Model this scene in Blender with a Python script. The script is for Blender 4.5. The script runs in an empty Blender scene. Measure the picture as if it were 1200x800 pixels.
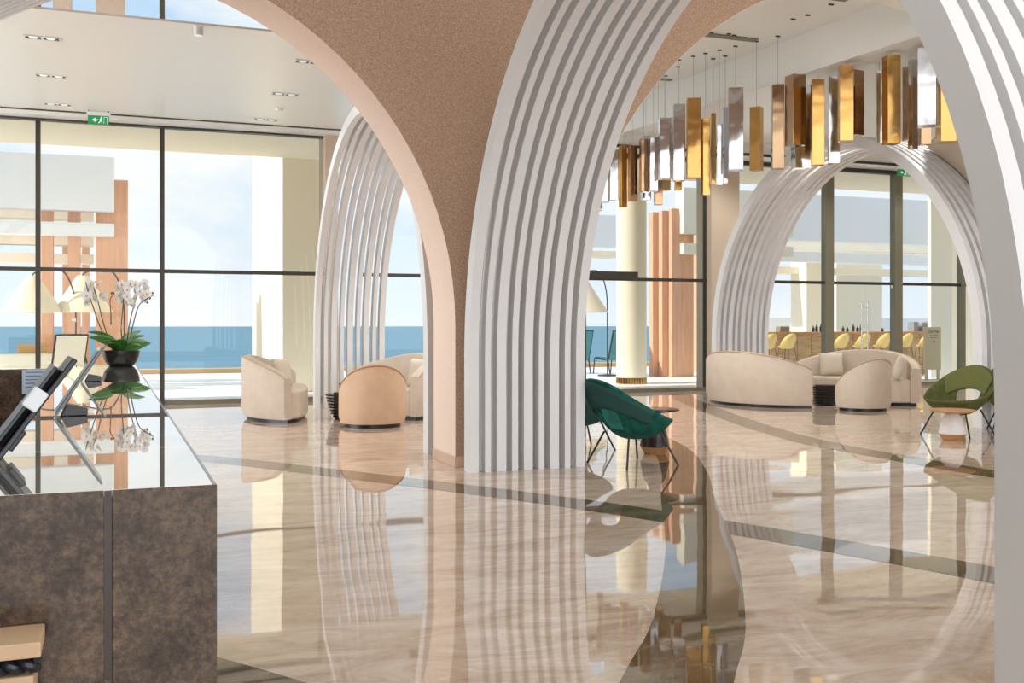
import bpy, bmesh, math, random
from mathutils import Vector, Matrix
random.seed(7)
S = bpy.context.scene
COL = S.collection
PI = math.pi

# ------------------------------------------------------------------ camera
FPX, EYE = 1228.0, 1.3
YAW = math.atan((600 - 127) / FPX)
sn, cs = math.sin(YAW), math.cos(YAW)
cam = bpy.data.cameras.new('camera')
cam.sensor_width = 36.0
cam.lens = 36.0 * FPX / 1200
cam.shift_y = -20.0 / 1200
cam.clip_start, cam.clip_end = 0.05, 9000
camo = bpy.data.objects.new('camera', cam)
COL.objects.link(camo)
camo.location = (0, 0, EYE)
camo.rotation_euler = (PI / 2, 0, -YAW)
S.camera = camo

# ------------------------------------------------------------------ world
W = bpy.data.worlds.new('sky')
S.world = W
W.use_nodes = True
nt = W.node_tree
nt.nodes.clear()
def wn(t, **k):
    n = nt.nodes.new(t)
    for a, b in k.items():
        setattr(n, a, b)
    return n
out = wn('ShaderNodeOutputWorld')
bg = wn('ShaderNodeBackground')
tc = wn('ShaderNodeTexCoord')
sep = wn('ShaderNodeSeparateXYZ')
nt.links.new(tc.outputs['Generated'], sep.inputs[0])
gr = wn('ShaderNodeValToRGB')
e = gr.color_ramp.elements
e[0].position, e[0].color = 0.0, (0.86, 0.93, 1.0, 1)
e[1].position, e[1].color = 0.7, (0.26, 0.50, 0.88, 1)
m = gr.color_ramp.elements.new(0.16)
m.color = (0.64, 0.81, 0.99, 1)
nt.links.new(sep.outputs['Z'], gr.inputs[0])
mp = wn('ShaderNodeMapping')
mp.inputs['Scale'].default_value = (1.0, 1.0, 1.9)
mp.inputs['Location'].default_value = (0.42, 0.1, 0.0)
nt.links.new(tc.outputs['Generated'], mp.inputs[0])
nz = wn('ShaderNodeTexNoise')
nz.inputs['Scale'].default_value = 3.4
nz.inputs['Detail'].default_value = 8
nz.inputs['Roughness'].default_value = 0.55
nt.links.new(mp.outputs[0], nz.inputs[0])
cr = wn('ShaderNodeValToRGB')
cr.color_ramp.elements[0].position = 0.47
cr.color_ramp.elements[1].position = 0.62
nt.links.new(nz.outputs[0], cr.inputs[0])
mx = wn('ShaderNodeMixRGB')
mx.inputs[2].default_value = (1.0, 1.0, 1.0, 1)
nt.links.new(cr.outputs[0], mx.inputs[0])
nt.links.new(gr.outputs[0], mx.inputs[1])
nt.links.new(mx.outputs[0], bg.inputs[0])
bg.inputs[1].default_value = 1.05
nt.links.new(bg.outputs[0], out.inputs[0])

# ------------------------------------------------------------------ sun, downlights, added fill lamps, exposure
sun = bpy.data.lights.new('sun', 'SUN')
sun.energy, sun.angle = 4.8, 0.01
sun.color = (1.0, 0.95, 0.87)
suno = bpy.data.objects.new('sun', sun)
COL.objects.link(suno)
suno.rotation_euler = Vector((0.75, -0.10, -0.72)).to_track_quat('-Z', 'Y').to_euler()
def area(name, loc, sx, sy, power, col=(1, 0.97, 0.93), rot=(0, 0, 0)):
    l = bpy.data.lights.new(name, 'AREA')
    l.shape, l.size, l.size_y = 'RECTANGLE', sx, sy
    l.energy, l.color = power, col
    o = bpy.data.objects.new(name, l)
    COL.objects.link(o)
    o.location, o.rotation_euler = loc, rot
    return o
area('entrance_fill', (4, -8.9, 2.7), 22, 5, 1000, (0.95, 0.97, 1.0), (PI / 2, 0, 0))  # added area fill behind the camera, boosting light from the entrance side
area('uplight_fill', (-0.6, 4.0, 4.7), 5, 6, 130, (1, 0.98, 0.95), (PI, 0, 0))  # added upward fill hung out of view to brighten the near ceiling
area('uplight_fill', (7.4, 3.5, 4.7), 6, 7, 200, (1, 0.98, 0.95), (PI, 0, 0))  # second added uplight, also out of view
area('side_window_fill', (-8.85, 13.8, 2.4), 7.6, 4.3, 650, (0.93, 0.97, 1.0), (PI / 2, 0, -PI / 2))  # added area fill inside the side glazing, stronger than the sky alone
def downlamp(x, y, z, power):  # serves the twin downlights and the added fill spots
    l = bpy.data.lights.new('downlight_and_fill_lamp', 'SPOT')
    l.energy, l.color, l.spot_size, l.spot_blend, l.shadow_soft_size = power, (1, 0.98, 0.94), 2.3, 0.6, 0.06
    o = bpy.data.objects.new('downlight_and_fill_lamp', l)
    COL.objects.link(o)
    o.location = (x, y, z)
for x_ in (-0.7, 2.33, -3.7, -6.7):
    for y_ in (13.0, 14.95, 16.85):
        downlamp(x_, y_, 4.5, 28)
for x_ in (5.0, 7.0):
    for y_ in (11.0, 13.5, 16.0):
        downlamp(x_, y_, 5.3, 170)  # added fill spots brightening the atrium bay
for x_ in (10.6, 13.0, 15.5):
    for y_ in (11.5, 14.0, 16.5):
        downlamp(x_ if y_ != 11.5 else x_ + .8, y_, 4.72, 120)  # added fill spots under the lower soffit
downlamp(-0.17, 9.43, 4.35, 90)  # added spot in the arch crown to brighten its reveal
downlamp(-1.5, 13.5, 7.9, 260)  # added unseen spot lighting the upper-storey columns
downlamp(1.5, 13.5, 7.9, 200)  # its added partner, also for the upper columns
S.view_settings.view_transform = 'Standard'
S.view_settings.look = 'None'
S.view_settings.gamma = 1
S.view_settings.exposure = 0.0
S.cycles.max_bounces = 10
S.cycles.transparent_max_bounces = 16
S.cycles.sample_clamp_indirect = 4.0

# ------------------------------------------------------------------ helpers
def hexc(r, g, b):
    f = lambda v: (v / 255 / 12.92) if v / 255 <= 0.04045 else ((v / 255 + 0.055) / 1.055) ** 2.4
    return (f(r), f(g), f(b), 1)

def mat(name, col, rough=0.5, metal=0.0, spec=0.5, ior=1.5, emit=None, estr=0.0, coat=0.0):
    M = bpy.data.materials.new(name)
    M.use_nodes = True
    b = M.node_tree.nodes['Principled BSDF']
    b.inputs['Base Color'].default_value = col if len(col) == 4 else (*col, 1)
    b.inputs['Roughness'].default_value = rough
    b.inputs['Metallic'].default_value = metal
    b.inputs['Specular IOR Level'].default_value = spec
    b.inputs['IOR'].default_value = ior
    b.inputs['Coat Weight'].default_value = coat
    if emit:
        b.inputs['Emission Color'].default_value = (*emit, 1)
        b.inputs['Emission Strength'].default_value = estr
    return M

def nodes(M):
    return M.node_tree.nodes, M.node_tree.links, M.node_tree.nodes['Principled BSDF']

def noise_col(M, stops, scale, detail=6, stretch=(1, 1, 1), rot=(0, 0, 0), rough=0.6, dist=0.0, coord='Object'):
    """colour from a stretched noise; returns the noise node"""
    N, L, b = nodes(M)
    t = N.new('ShaderNodeTexCoord')
    p = N.new('ShaderNodeMapping')
    p.inputs['Scale'].default_value = stretch
    p.inputs['Rotation'].default_value = rot
    L.new(t.outputs[coord], p.inputs[0])
    n = N.new('ShaderNodeTexNoise')
    n.inputs['Scale'].default_value = scale
    n.inputs['Detail'].default_value = detail
    n.inputs['Roughness'].default_value = rough
    n.inputs['Distortion'].default_value = dist
    L.new(p.outputs[0], n.inputs[0])
    r = N.new('ShaderNodeValToRGB')
    el = r.color_ramp.elements
    el[0].position, el[0].color = stops[0]
    el[1].position, el[1].color = stops[-1]
    for pos, c in stops[1:-1]:
        x = el.new(pos)
        x.color = c
    L.new(n.outputs[0], r.inputs[0])
    L.new(r.outputs[0], b.inputs['Base Color'])
    return n, p, r

def bump(M, scale, strength, dist=0.01, detail=4, stretch=(1, 1, 1)):
    N, L, b = nodes(M)
    t = N.new('ShaderNodeTexCoord')
    p = N.new('ShaderNodeMapping')
    p.inputs['Scale'].default_value = stretch
    L.new(t.outputs['Object'], p.inputs[0])
    n = N.new('ShaderNodeTexNoise')
    n.inputs['Scale'].default_value = scale
    n.inputs['Detail'].default_value = detail
    L.new(p.outputs[0], n.inputs[0])
    u = N.new('ShaderNodeBump')
    u.inputs['Strength'].default_value = strength
    u.inputs['Distance'].default_value = dist
    L.new(n.outputs[0], u.inputs['Height'])
    L.new(u.outputs[0], b.inputs['Normal'])

class MB:
    """collects shapes, then links them as one mesh object"""
    def __init__(self):
        self.v, self.f = [], []
    def add(self, v, f):
        o = len(self.v)
        self.v += [tuple(p) for p in v]
        self.f += [tuple(i + o for i in q) for q in f]
        return self
    def box(self, x0, x1, y0, y1, z0, z1):
        v = [(x, y, z) for z in (z0, z1) for y in (y0, y1) for x in (x0, x1)]
        return self.add(v, [(0, 2, 3, 1), (4, 5, 7, 6), (0, 1, 5, 4), (2, 6, 7, 3), (0, 4, 6, 2), (1, 3, 7, 5)])
    def lathe(self, prof, n=24, cx=0, cy=0, cz=0):
        v, f = [], []
        for r, z in prof:
            for i in range(n):
                a = 2 * PI * i / n
                v.append((cx + r * math.cos(a), cy + r * math.sin(a), cz + z))
        for k in range(len(prof) - 1):
            for i in range(n):
                j = (i + 1) % n
                f.append((k * n + i, k * n + j, (k + 1) * n + j, (k + 1) * n + i))
        f.append(tuple(range(n - 1, -1, -1)))
        f.append(tuple((len(prof) - 1) * n + i for i in range(n)))
        return self.add(v, f)
    def tube(self, pts, r, n=8, r1=None):
        pts = [Vector(p) for p in pts]
        v, f = [], []
        m = len(pts)
        for k, p in enumerate(pts):
            d = (pts[min(k + 1, m - 1)] - pts[max(k - 1, 0)]).normalized()
            a = d.cross(Vector((0, 0, 1)))
            if a.length < 1e-3:
                a = d.cross(Vector((1, 0, 0)))
            a.normalize()
            b = d.cross(a)
            rr = r if r1 is None else r + (r1 - r) * k / (m - 1)
            for i in range(n):
                t = 2 * PI * i / n
                v.append(p + a * (rr * math.cos(t)) + b * (rr * math.sin(t)))
        for k in range(m - 1):
            for i in range(n):
                j = (i + 1) % n
                f.append((k * n + i, k * n + j, (k + 1) * n + j, (k + 1) * n + i))
        f.append(tuple(range(n - 1, -1, -1)))
        f.append(tuple((m - 1) * n + i for i in range(n)))
        return self.add(v, f)
    def prism(self, poly, z0, z1):
        n = len(poly)
        v = [(x, y, z0) for x, y in poly] + [(x, y, z1) for x, y in poly]
        f = [tuple(range(n - 1, -1, -1)), tuple(range(n, 2 * n))]
        f += [(i, (i + 1) % n, n + (i + 1) % n, n + i) for i in range(n)]
        return self.add(v, f)
    def ball(self, c, rx, ry=None, rz=None, n=12, m=8):
        ry, rz = ry or rx, rz or rx
        v, f = [], []
        for k in range(m + 1):
            t = PI * (0.02 + 0.96 * k / m)
            for i in range(n):
                a = 2 * PI * i / n
                v.append((c[0] + rx * math.sin(t) * math.cos(a), c[1] + ry * math.sin(t) * math.sin(a), c[2] + rz * math.cos(t)))
        for k in range(m):
            for i in range(n):
                j = (i + 1) % n
                f.append((k * n + i, (k + 1) * n + i, (k + 1) * n + j, k * n + j))
        f.append(tuple(range(n)))
        f.append(tuple(m * n + i for i in range(n - 1, -1, -1)))
        return self.add(v, f)
    def mesh(self, name, material, smooth=False):
        me = bpy.data.meshes.new(name)
        me.from_pydata(self.v, [], self.f)
        bm = bmesh.new()
        bm.from_mesh(me)
        bmesh.ops.recalc_face_normals(bm, faces=bm.faces)
        bm.to_mesh(me)
        bm.free()
        me.materials.append(material)
        if smooth:
            me.polygons.foreach_set('use_smooth', [True] * len(me.polygons))
            me.set_sharp_from_angle(angle=math.radians(38))
        return me
    def build(self, name, material, parent=None, smooth=False, bev=0.0, loc=None, rot=None):
        return link(name, self.mesh(name, material, smooth), parent, bev, loc, rot)

def link(name, me, parent=None, bev=0.0, loc=None, rot=None):
    o = bpy.data.objects.new(name, me)
    COL.objects.link(o)
    o.parent = parent
    if loc is not None:
        o.location = loc
    if rot is not None:
        o.rotation_euler = rot
    if bev:
        b = o.modifiers.new('bevel', 'BEVEL')
        b.width, b.segments, b.limit_method = bev, 2, 'ANGLE'
    return o

def empty(name, loc=(0, 0, 0), rz=0.0):
    o = bpy.data.objects.new(name, None)
    COL.objects.link(o)
    o.location, o.rotation_euler = loc, (0, 0, rz)
    o.empty_display_size = 0.1
    return o

def tag(o, label=None, cat=None, group=None, kind=None):
    for k, v in (('label', label), ('category', cat), ('group', group), ('kind', kind)):
        if v:
            o[k] = v
    return o

def struct(o):
    o['kind'] = 'structure'
    return o

def kids(o):
    return [c for c in KID.get(o.name, [])]
KID = {}
def copy_tree(src, loc, rz, parent=None):
    c = src.copy()
    COL.objects.link(c)
    if parent is None:
        c.location, c.rotation_euler = loc, (0, 0, rz)
    else:
        c.parent = parent
    for ch in src.children:
        copy_tree(ch, None, None, c)
    return c

def cam_xy(lat, d):
    """a floor point given as metres to the right of the camera axis and metres ahead"""
    return (lat * cs + d * sn, -lat * sn + d * cs)
CAMRZ = -YAW
def ray(px, py):
    a, b = (px - 600) / FPX, (380 - py) / FPX
    return a * cs + sn, -a * sn + cs, b
def PX(px, Y):
    r = ray(px, 0)
    return r[0] * Y / r[1]
def PZ(px, py, Y):
    r = ray(px, py)
    return EYE + r[2] * Y / r[1]

# ------------------------------------------------------------------ materials
WHITE = mat('white_paint', (0.80, 0.80, 0.81, 1), 0.45)
CEIL = mat('ceiling_paint', (0.84, 0.845, 0.81, 1), 0.35)
BROWN = mat('brown_plaster', hexc(172, 140, 118), 0.85, spec=0.2)
noise_col(BROWN, [(0.32, hexc(158, 127, 105)), (0.5, hexc(185, 153, 130)), (0.70, hexc(208, 178, 156))], 80, 3, rough=0.7)
bump(BROWN, 80, 0.25, 0.01)
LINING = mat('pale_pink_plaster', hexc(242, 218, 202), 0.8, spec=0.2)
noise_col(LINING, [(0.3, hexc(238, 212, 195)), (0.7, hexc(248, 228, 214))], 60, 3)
COLMAT = mat('beige_plaster', hexc(204, 187, 167), 0.85, spec=0.2)
bump(COLMAT, 70, 0.3, 0.01)
SKIRT = mat('skirting_marble', hexc(214, 178, 156), 0.25)
DARKMETAL = mat('dark_bronze_metal', hexc(62, 58, 50), 0.4, 0.3)
OLIVEMETAL = mat('olive_metal', hexc(122, 118, 100), 0.45, 0.2)
BLACK = mat('black_plastic', (0.012, 0.012, 0.014, 1), 0.35)
STEEL = mat('brushed_steel', (0.6, 0.6, 0.6, 1), 0.25, 1.0)
FABRIC = mat('beige_velvet', hexc(208, 193, 177), 0.9, spec=0.15)
noise_col(FABRIC, [(0.3, hexc(203, 187, 170)), (0.7, hexc(212, 198, 183))], 5, 5)
bump(FABRIC, 300, 0.25, 0.002)
FABRIC2 = mat('tan_velvet', hexc(216, 182, 154), 0.9, spec=0.15)
noise_col(FABRIC2, [(0.3, hexc(211, 176, 147)), (0.7, hexc(221, 189, 162))], 5, 5)
PIPING = mat('piping', hexc(190, 164, 138), 0.8)
PIPING2 = mat('tan_piping', hexc(196, 152, 118), 0.8)
CUSHION = mat('cushion_linen', hexc(216, 204, 188), 0.95, spec=0.1)
bump(CUSHION, 120, 0.4, 0.004)
TEAL = mat('teal_velvet', hexc(18, 92, 82), 0.8, spec=0.25)
noise_col(TEAL, [(0.3, hexc(10, 72, 66)), (0.7, hexc(28, 108, 96))], 14, 4)
TEALPAD = mat('grey_teal_velvet', hexc(52, 88, 84), 0.85, spec=0.2)
OLIVE = mat('olive_velvet', hexc(92, 96, 54), 0.85, spec=0.2)
noise_col(OLIVE, [(0.3, hexc(76, 80, 42)), (0.7, hexc(98, 102, 60))], 14, 4)
OLIVEPAD = mat('olive_pad_velvet', hexc(104, 108, 62), 0.85, spec=0.2)
WOOD = mat('light_wood', hexc(190, 140, 92), 0.45)
noise_col(WOOD, [(0.3, hexc(172, 120, 74)), (0.7, hexc(206, 158, 108))], 6, 5, stretch=(1, 1, 8))
DARKTOP = mat('dark_table_lacquer', (0.03, 0.022, 0.02, 1), 0.15)
WHITEGLAZE = mat('white_glaze', hexc(228, 222, 220), 0.15)
TERRA = mat('terracotta_cladding', hexc(222, 170, 136), 0.8, spec=0.2)
noise_col(TERRA, [(0.3, hexc(216, 162, 128)), (0.7, hexc(232, 184, 152))], 3, 5, stretch=(6, 6, 0.4))
CREAM = mat('cream_render', hexc(248, 236, 212), 0.85, spec=0.2)
CREAM2 = mat('warm_white_render', hexc(238, 230, 212), 0.85, spec=0.2)
EXTWHITE = mat('exterior_white', (0.88, 0.89, 0.90, 1), 0.8, spec=0.2)
GOLD = mat('gold_mirror', hexc(212, 168, 102), 0.16, 1.0)
BRONZE = mat('bronze_mirror', hexc(184, 154, 124), 0.14, 1.0)
SILVER = mat('silver_mirror', hexc(222, 226, 234), 0.10, 1.0)
for M_ in (GOLD, BRONZE, SILVER):
    bump(M_, 2.2, 0.5, 0.03, 2)
LEAF = mat('orchid_leaf_green', hexc(70, 130, 50), 0.4)
noise_col(LEAF, [(0.3, hexc(50, 108, 40)), (0.7, hexc(96, 152, 66))], 8, 4)
STEM = mat('orchid_stem', hexc(96, 84, 66), 0.6)
PETAL = mat('white_petal', hexc(244, 240, 242), 0.6)
YELLOWC = mat('yellow_centre', hexc(226, 196, 84), 0.6)
POT = mat('black_glaze', (0.012, 0.012, 0.014, 1), 0.12)
GREEN = mat('exit_sign_green', hexc(16, 140, 84), 0.4, emit=hexc(20, 150, 90)[:3], estr=0.25)
SIGNWHITE = mat('sign_white', (0.9, 0.95, 0.92, 1), 0.5, emit=(0.8, 1, 0.9), estr=0.3)

GLASS = bpy.data.materials.new('window_glass')
GLASS.use_nodes = True
N, L = GLASS.node_tree.nodes, GLASS.node_tree.links
N.clear()
go, gm = N.new('ShaderNodeOutputMaterial'), N.new('ShaderNodeMixShader')
gt, gg, gf = N.new('ShaderNodeBsdfTransparent'), N.new('ShaderNodeBsdfGlossy'), N.new('ShaderNodeFresnel')
gt.inputs[0].default_value = (0.97, 0.985, 0.98, 1)
gg.inputs['Roughness'].default_value = 0.0
gf.inputs[0].default_value = 1.25
L.new(gf.outputs[0], gm.inputs[0]); L.new(gt.outputs[0], gm.inputs[1]); L.new(gg.outputs[0], gm.inputs[2]); L.new(gm.outputs[0], go.inputs[0])

FLOOR = mat('polished_travertine', hexc(222, 196, 172), 0.022, ior=2.25)
fn, fp, fr = noise_col(FLOOR, [(0.27, hexc(148, 120, 100)), (0.40, hexc(190, 165, 144)), (0.53, hexc(210, 190, 173)), (0.72, hexc(230, 218, 208))],
                       2.4, 14, stretch=(0.6, 1.7, 1), rot=(0, 0, 0.3), rough=0.78, dist=1.1)
bump(FLOOR, 1.6, 0.15, 0.02, 0, (1.0, 0.8, 1))
INLAY = mat('polished_brown_inlay', hexc(112, 90, 68), 0.022, ior=2.0)
noise_col(INLAY, [(0.3, hexc(84, 68, 50)), (0.5, hexc(110, 92, 70)), (0.72, hexc(140, 120, 96))], 3, 8, stretch=(0.6, 2, 1), rough=0.65)
bump(INLAY, 1.6, 0.15, 0.02, 0, (1.0, 0.8, 1))

MARBLE = mat('brown_marble', hexc(104, 84, 68), 0.15, spec=0.35)
N, L, b = nodes(MARBLE)
noise_col(MARBLE, [(0.34, hexc(40, 30, 23)), (0.46, hexc(74, 60, 48)), (0.54, hexc(98, 82, 67)), (0.62, hexc(116, 96, 77)), (0.74, hexc(156, 128, 100))], 6, 15, rough=0.85)
N, L, b = nodes(MARBLE)
g1 = N.new('ShaderNodeTexNoise'); g1.inputs['Scale'].default_value = 70; g1.inputs['Detail'].default_value = 6; g1.inputs['Roughness'].default_value = 0.7
gc = N.new('ShaderNodeTexCoord'); L.new(gc.outputs['Object'], g1.inputs[0])
g2 = N.new('ShaderNodeValToRGB'); g2.color_ramp.elements[0].position = 0.36; g2.color_ramp.elements[0].color = (0.45, 0.43, 0.42, 1)
g2.color_ramp.elements[1].position = 0.68; g2.color_ramp.elements[1].color = (1.5, 1.45, 1.4, 1)
L.new(g1.outputs[0], g2.inputs[0])
g3 = N.new('ShaderNodeMixRGB'); g3.blend_type = 'MULTIPLY'; g3.inputs[0].default_value = 0.9
L.new(b.inputs['Base Color'].links[0].from_socket, g3.inputs[1]); L.new(g2.outputs[0], g3.inputs[2]); L.new(g3.outputs[0], b.inputs['Base Color'])
TOPSTONE = mat('mirror_polished_counter_stone', hexc(232, 230, 226), 0.012, 0.85, ior=1.8)
DARKMARBLE = mat('dark_brown_marble', hexc(58, 45, 34), 0.3)
SEAM = mat('joint_grout', hexc(70, 66, 60), 0.6)
TERRACE = mat('terrace_stone', hexc(206, 206, 204), 0.35)
noise_col(TERRACE, [(0.3, hexc(226, 228, 228)), (0.7, hexc(242, 242, 240))], 1.5, 6)
TAN = mat('tan_ledge', hexc(204, 168, 116), 0.7)
SEA = mat('sea_water', hexc(90, 130, 146), 0.5, spec=0.12)
noise_col(SEA, [(0.3, hexc(82, 122, 140)), (0.7, hexc(98, 138, 152))], 0.02, 6, stretch=(0.4, 2.5, 1))
SHADE = mat('lamp_shade_linen', hexc(240, 226, 196), 0.9, spec=0.1)
BARWOOD = mat('bar_wood', hexc(196, 160, 116), 0.6)
noise_col(BARWOOD, [(0.3, hexc(170, 132, 92)), (0.7, hexc(214, 182, 140))], 5, 5, stretch=(1, 1, 5))
STOOLY = mat('yellow_stool_shell', hexc(236, 206, 132), 0.5)
TEALSLING = mat('teal_sling', hexc(92, 160, 168), 0.7)
TANBOX = mat('tan_card', hexc(206, 174, 140), 0.7)
CABLE = mat('cable_steel', (0.5, 0.5, 0.5, 1), 0.4, 0.8)

# ------------------------------------------------------------------ floor and inlays
XL, XR, YB, YW = -9.0, 18.5, -9.0, 17.85
fl = MB().box(XL, XR, YB, YW - 0.05, -0.25, 0.0).build('floor', FLOOR)
struct(fl)
def smooth_line(pts, n=10):
    out = []
    P = [pts[0]] + list(pts) + [pts[-1]]
    for i in range(1, len(P) - 2):
        p0, p1, p2, p3 = P[i - 1:i + 3]
        for k in range(n):
            t = k / n
            out.append(tuple(0.5 * (2 * b + (c - a) * t + (2 * a - 5 * b + 4 * c - d) * t * t + (3 * b - a - 3 * c + d) * t ** 3)
                             for a, b, c, d in zip(p0, p1, p2, p3)))
    out.append(tuple(pts[-1]))
    return out
def inlay(pts, w, z):
    line = smooth_line(pts)
    l, r = [], []
    for i, p in enumerate(line):
        a, b = line[max(i - 1, 0)], line[min(i + 1, len(line) - 1)]
        d = Vector((b[0] - a[0], b[1] - a[1])).normalized()
        l.append((p[0] - d.y * w / 2, p[1] + d.x * w / 2)); r.append((p[0] + d.y * w / 2, p[1] - d.x * w / 2))
    mb = MB()
    n = len(line)
    v = [(x, y, z) for x, y in l] + [(x, y, z) for x, y in r] + [(x, y, -0.02) for x, y in l] + [(x, y, -0.02) for x, y in r]
    f = []
    for i in range(n - 1):
        f += [(i, i + 1, n + i + 1, n + i), (i, 2 * n + i, 2 * n + i + 1, i + 1), (n + i, n + i + 1, 3 * n + i + 1, 3 * n + i)]
    mb.add(v, f)
    return mb.build('inlay_band', INLAY, fl)
inlay([(-1.6, 14.2), (-0.6, 12.6), (0.3, 11.3), (1.2, 10.1), (2.35, 8.32), (3.2, 6.88), (3.72, 5.75), (4.28, 4.2), (4.6, 2.9), (4.7, 1.5), (4.5, 0)], 0.36, 0.0010)
inlay([(6.4, 14), (6.1, 11.8), (5.5, 9.7), (4.75, 8.1), (4.05, 6.85), (3.2, 5.27), (2.4, 3.97), (1.9, 3.3), (0.9, 1.9), (-0.2, 0.6)], 0.40, 0.0016)
inlay([(9.9, 17), (9.4, 16), (8.65, 14.05), (7.8, 11.6), (7.27, 9.6), (7.2, 8.3), (7.18, 7.0), (7.4, 5.5), (8.0, 3.5)], 0.38, 0.0010)
inlay([(-0.5, 4.9), (0.0, 4.2), (0.42, 3.55), (0.75, 2.9), (1.0, 2.0)], 0.7, 0.0010)

# ------------------------------------------------------------------ walls with arched openings
def arch_curve(cx, a, b, z0, n=48, a2=None, p=2.0):
    """left half an ellipse; right half may be a squarer curve of half-width a2"""
    out = []
    for i in range(n + 1):
        t = PI * i / n
        if t <= PI / 2 or a2 is None:
            out.append((cx - a * math.cos(t), z0 + b * math.sin(t)))
        else:
            out.append((cx + a2 * abs(math.cos(t)) ** (2 / p), z0 + b * abs(math.sin(t)) ** (2 / p)))
    return out
def arch_wall(name, spans, x0, x1, y0, y1, top, material):
    """spans: (cx, a, b, z0) openings from left to right in a wall between x0 and x1"""
    mb = MB()
    x = x0
    for cx, a, b, z0, *more in spans:
        mb.box(x, cx - a, y0, y1, 0, top)
        c = arch_curve(cx, a, b, z0, 48, *more)
        for (xa, za), (xb, zb) in zip(c, c[1:]):
            v = [(xa, y0, za), (xb, y0, zb), (xb, y0, top), (xa, y0, top), (xa, y1, za), (xb, y1, zb), (xb, y1, top), (xa, y1, top)]
            mb.add(v, [(0, 1, 2, 3), (5, 4, 7, 6), (1, 0, 4, 5), (3, 2, 6, 7)])
        x = c[-1][0]
    mb.box(x, x1, y0, y1, 0, top)
    me = mb.mesh(name, material, True)
    return link(name, me)
Y0, Y1 = 9.09, 9.77
ARA, ARC_ = (-0.17, 3.12, 3.12, 1.3), (7.90, 3.87, 4.02, 0.98, 2.87, 2.7)
wm = arch_wall('wall_middle', [ARA, ARC_, (14.6, 3.09, 3.4, 1.2)], XL, XR, Y0, Y1, 8.0, BROWN)
struct(wm)
for x0, x1 in ((2.95, 4.03), (10.77, 11.51), (-4.39, -3.29)):
    MB().box(x0 - 0.012, x1 + 0.012, Y0 - 0.012, Y1 + 0.012, 0.0, 0.10).build('skirting', SKIRT, wm, bev=0.004)
for k_, (cx, a, b_, z0, *more) in enumerate((ARA, ARC_)):      # lining of each opening
    c = arch_curve(cx, a, b_, z0, 48, *more)
    c = [(c[0][0], 0.1)] + c + [(c[-1][0], 0.1)]
    if more:
        more = [more[0] - 0.003, more[1]]
    q = arch_curve(cx, a - 0.003, b_ - 0.003, z0, 48, *more)
    q = [(q[0][0], 0.1)] + q + [(q[-1][0], 0.1)]
    lm = MB()
    for (A_, B_), (C_, D_) in zip(zip(c, q), zip(c[1:], q[1:])):
        v = [(p[0], y_, p[1]) for y_ in (Y0 + 0.004, Y1 - 0.004) for p in (A_, B_, C_, D_)]
        lm.add(v, [(0, 1, 3, 2), (4, 6, 7, 5), (1, 5, 7, 3), (0, 2, 6, 4)])
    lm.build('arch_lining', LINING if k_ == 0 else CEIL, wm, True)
DARKWALL = mat('dark_cool_wall', hexc(80, 88, 98), 0.5)  # unseen wall's tone, picked to keep the near arch leg grey
struct(MB().box(-5.2, -5.0, YB, Y0, 0, 5.2).build('wall_left', DARKWALL))
struct(MB().box(XR, XR + 0.2, YB, YW + 0.1, 0, 8).build('wall_right', CREAM2))

# brown haunch above the far ribbed arch, growing out of its pier
cyD, RD = 13.27, 3.16
pts = []
for i in range(15):
    y = 10.13 + (11.75 - 10.13) * i / 14
    zl = 1.0 + math.sqrt(max(RD ** 2 - (y - cyD) ** 2, 0)) + 0.02
    pts.append((y, zl, max(zl + 0.03, 4.62 - 0.42 * (y - 10.13) ** 1.2)))
mb = MB()
for (ya, za, ta), (yb, zb, tb) in zip(pts, pts[1:]):
    v = [(10.85, ya, za), (10.85, yb, zb), (10.85, yb, tb), (10.85, ya, ta), (11.3, ya, za), (11.3, yb, zb), (11.3, yb, tb), (11.3, ya, ta)]
    mb.add(v, [(0, 1, 2, 3), (5, 4, 7, 6), (1, 0, 4, 5), (3, 2, 6, 7)])
mb.box(10.85, 11.3, Y1, 10.13, 3.0, 4.62)
struct(mb.build('wall_haunch', COLMAT))

# ------------------------------------------------------------------ ceilings
cn = MB().box(XL, XR, YB, Y0, 5.2, 5.35).build('ceiling', CEIL)
struct(cn)
soff = MB().box(XL, 4.0, 11.83, YW + 0.05, 4.55, 4.575).build('ceiling_left', CEIL)
struct(soff)
MB().box(XL, 4.0, 17.33, 17.38, 4.535, 4.56).build('slot_diffuser', DARKMETAL, soff)
MB().box(XL, 4.0, 17.5, 17.8, 4.50, 4.56).build('head_box', CEIL, soff)
atr = MB().box(4.0, 9.25, Y1, YW, 5.35, 5.45).build('ceiling_atrium', CEIL)
struct(atr)
struct(MB().box(3.9, 4.0, Y1, YW, 4.64, 8).build('wall_atrium', WHITE))
# beam edge and lower soffit on the far side of the atrium
mb = MB()
mb.prism([(8.75, YW), (9.22, Y1), (XR, Y1), (XR, YW)], 4.80, 4.86)
rsoff = mb.build('ceiling_right', CEIL)
struct(rsoff)
MB().prism([(8.70, YW), (9.17, Y1), (9.27, Y1), (8.8, YW)], 4.79, 5.4).build('beam_face', CEIL, rsoff)
MB().box(4.0, XR, 17.25, YW, 4.55, 4.80).build('window_bulkhead', CEIL, rsoff)
MB().box(4.0, XR, 17.21, 17.25, 4.55, 4.60).build('slot_diffuser', DARKMETAL, rsoff)
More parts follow.
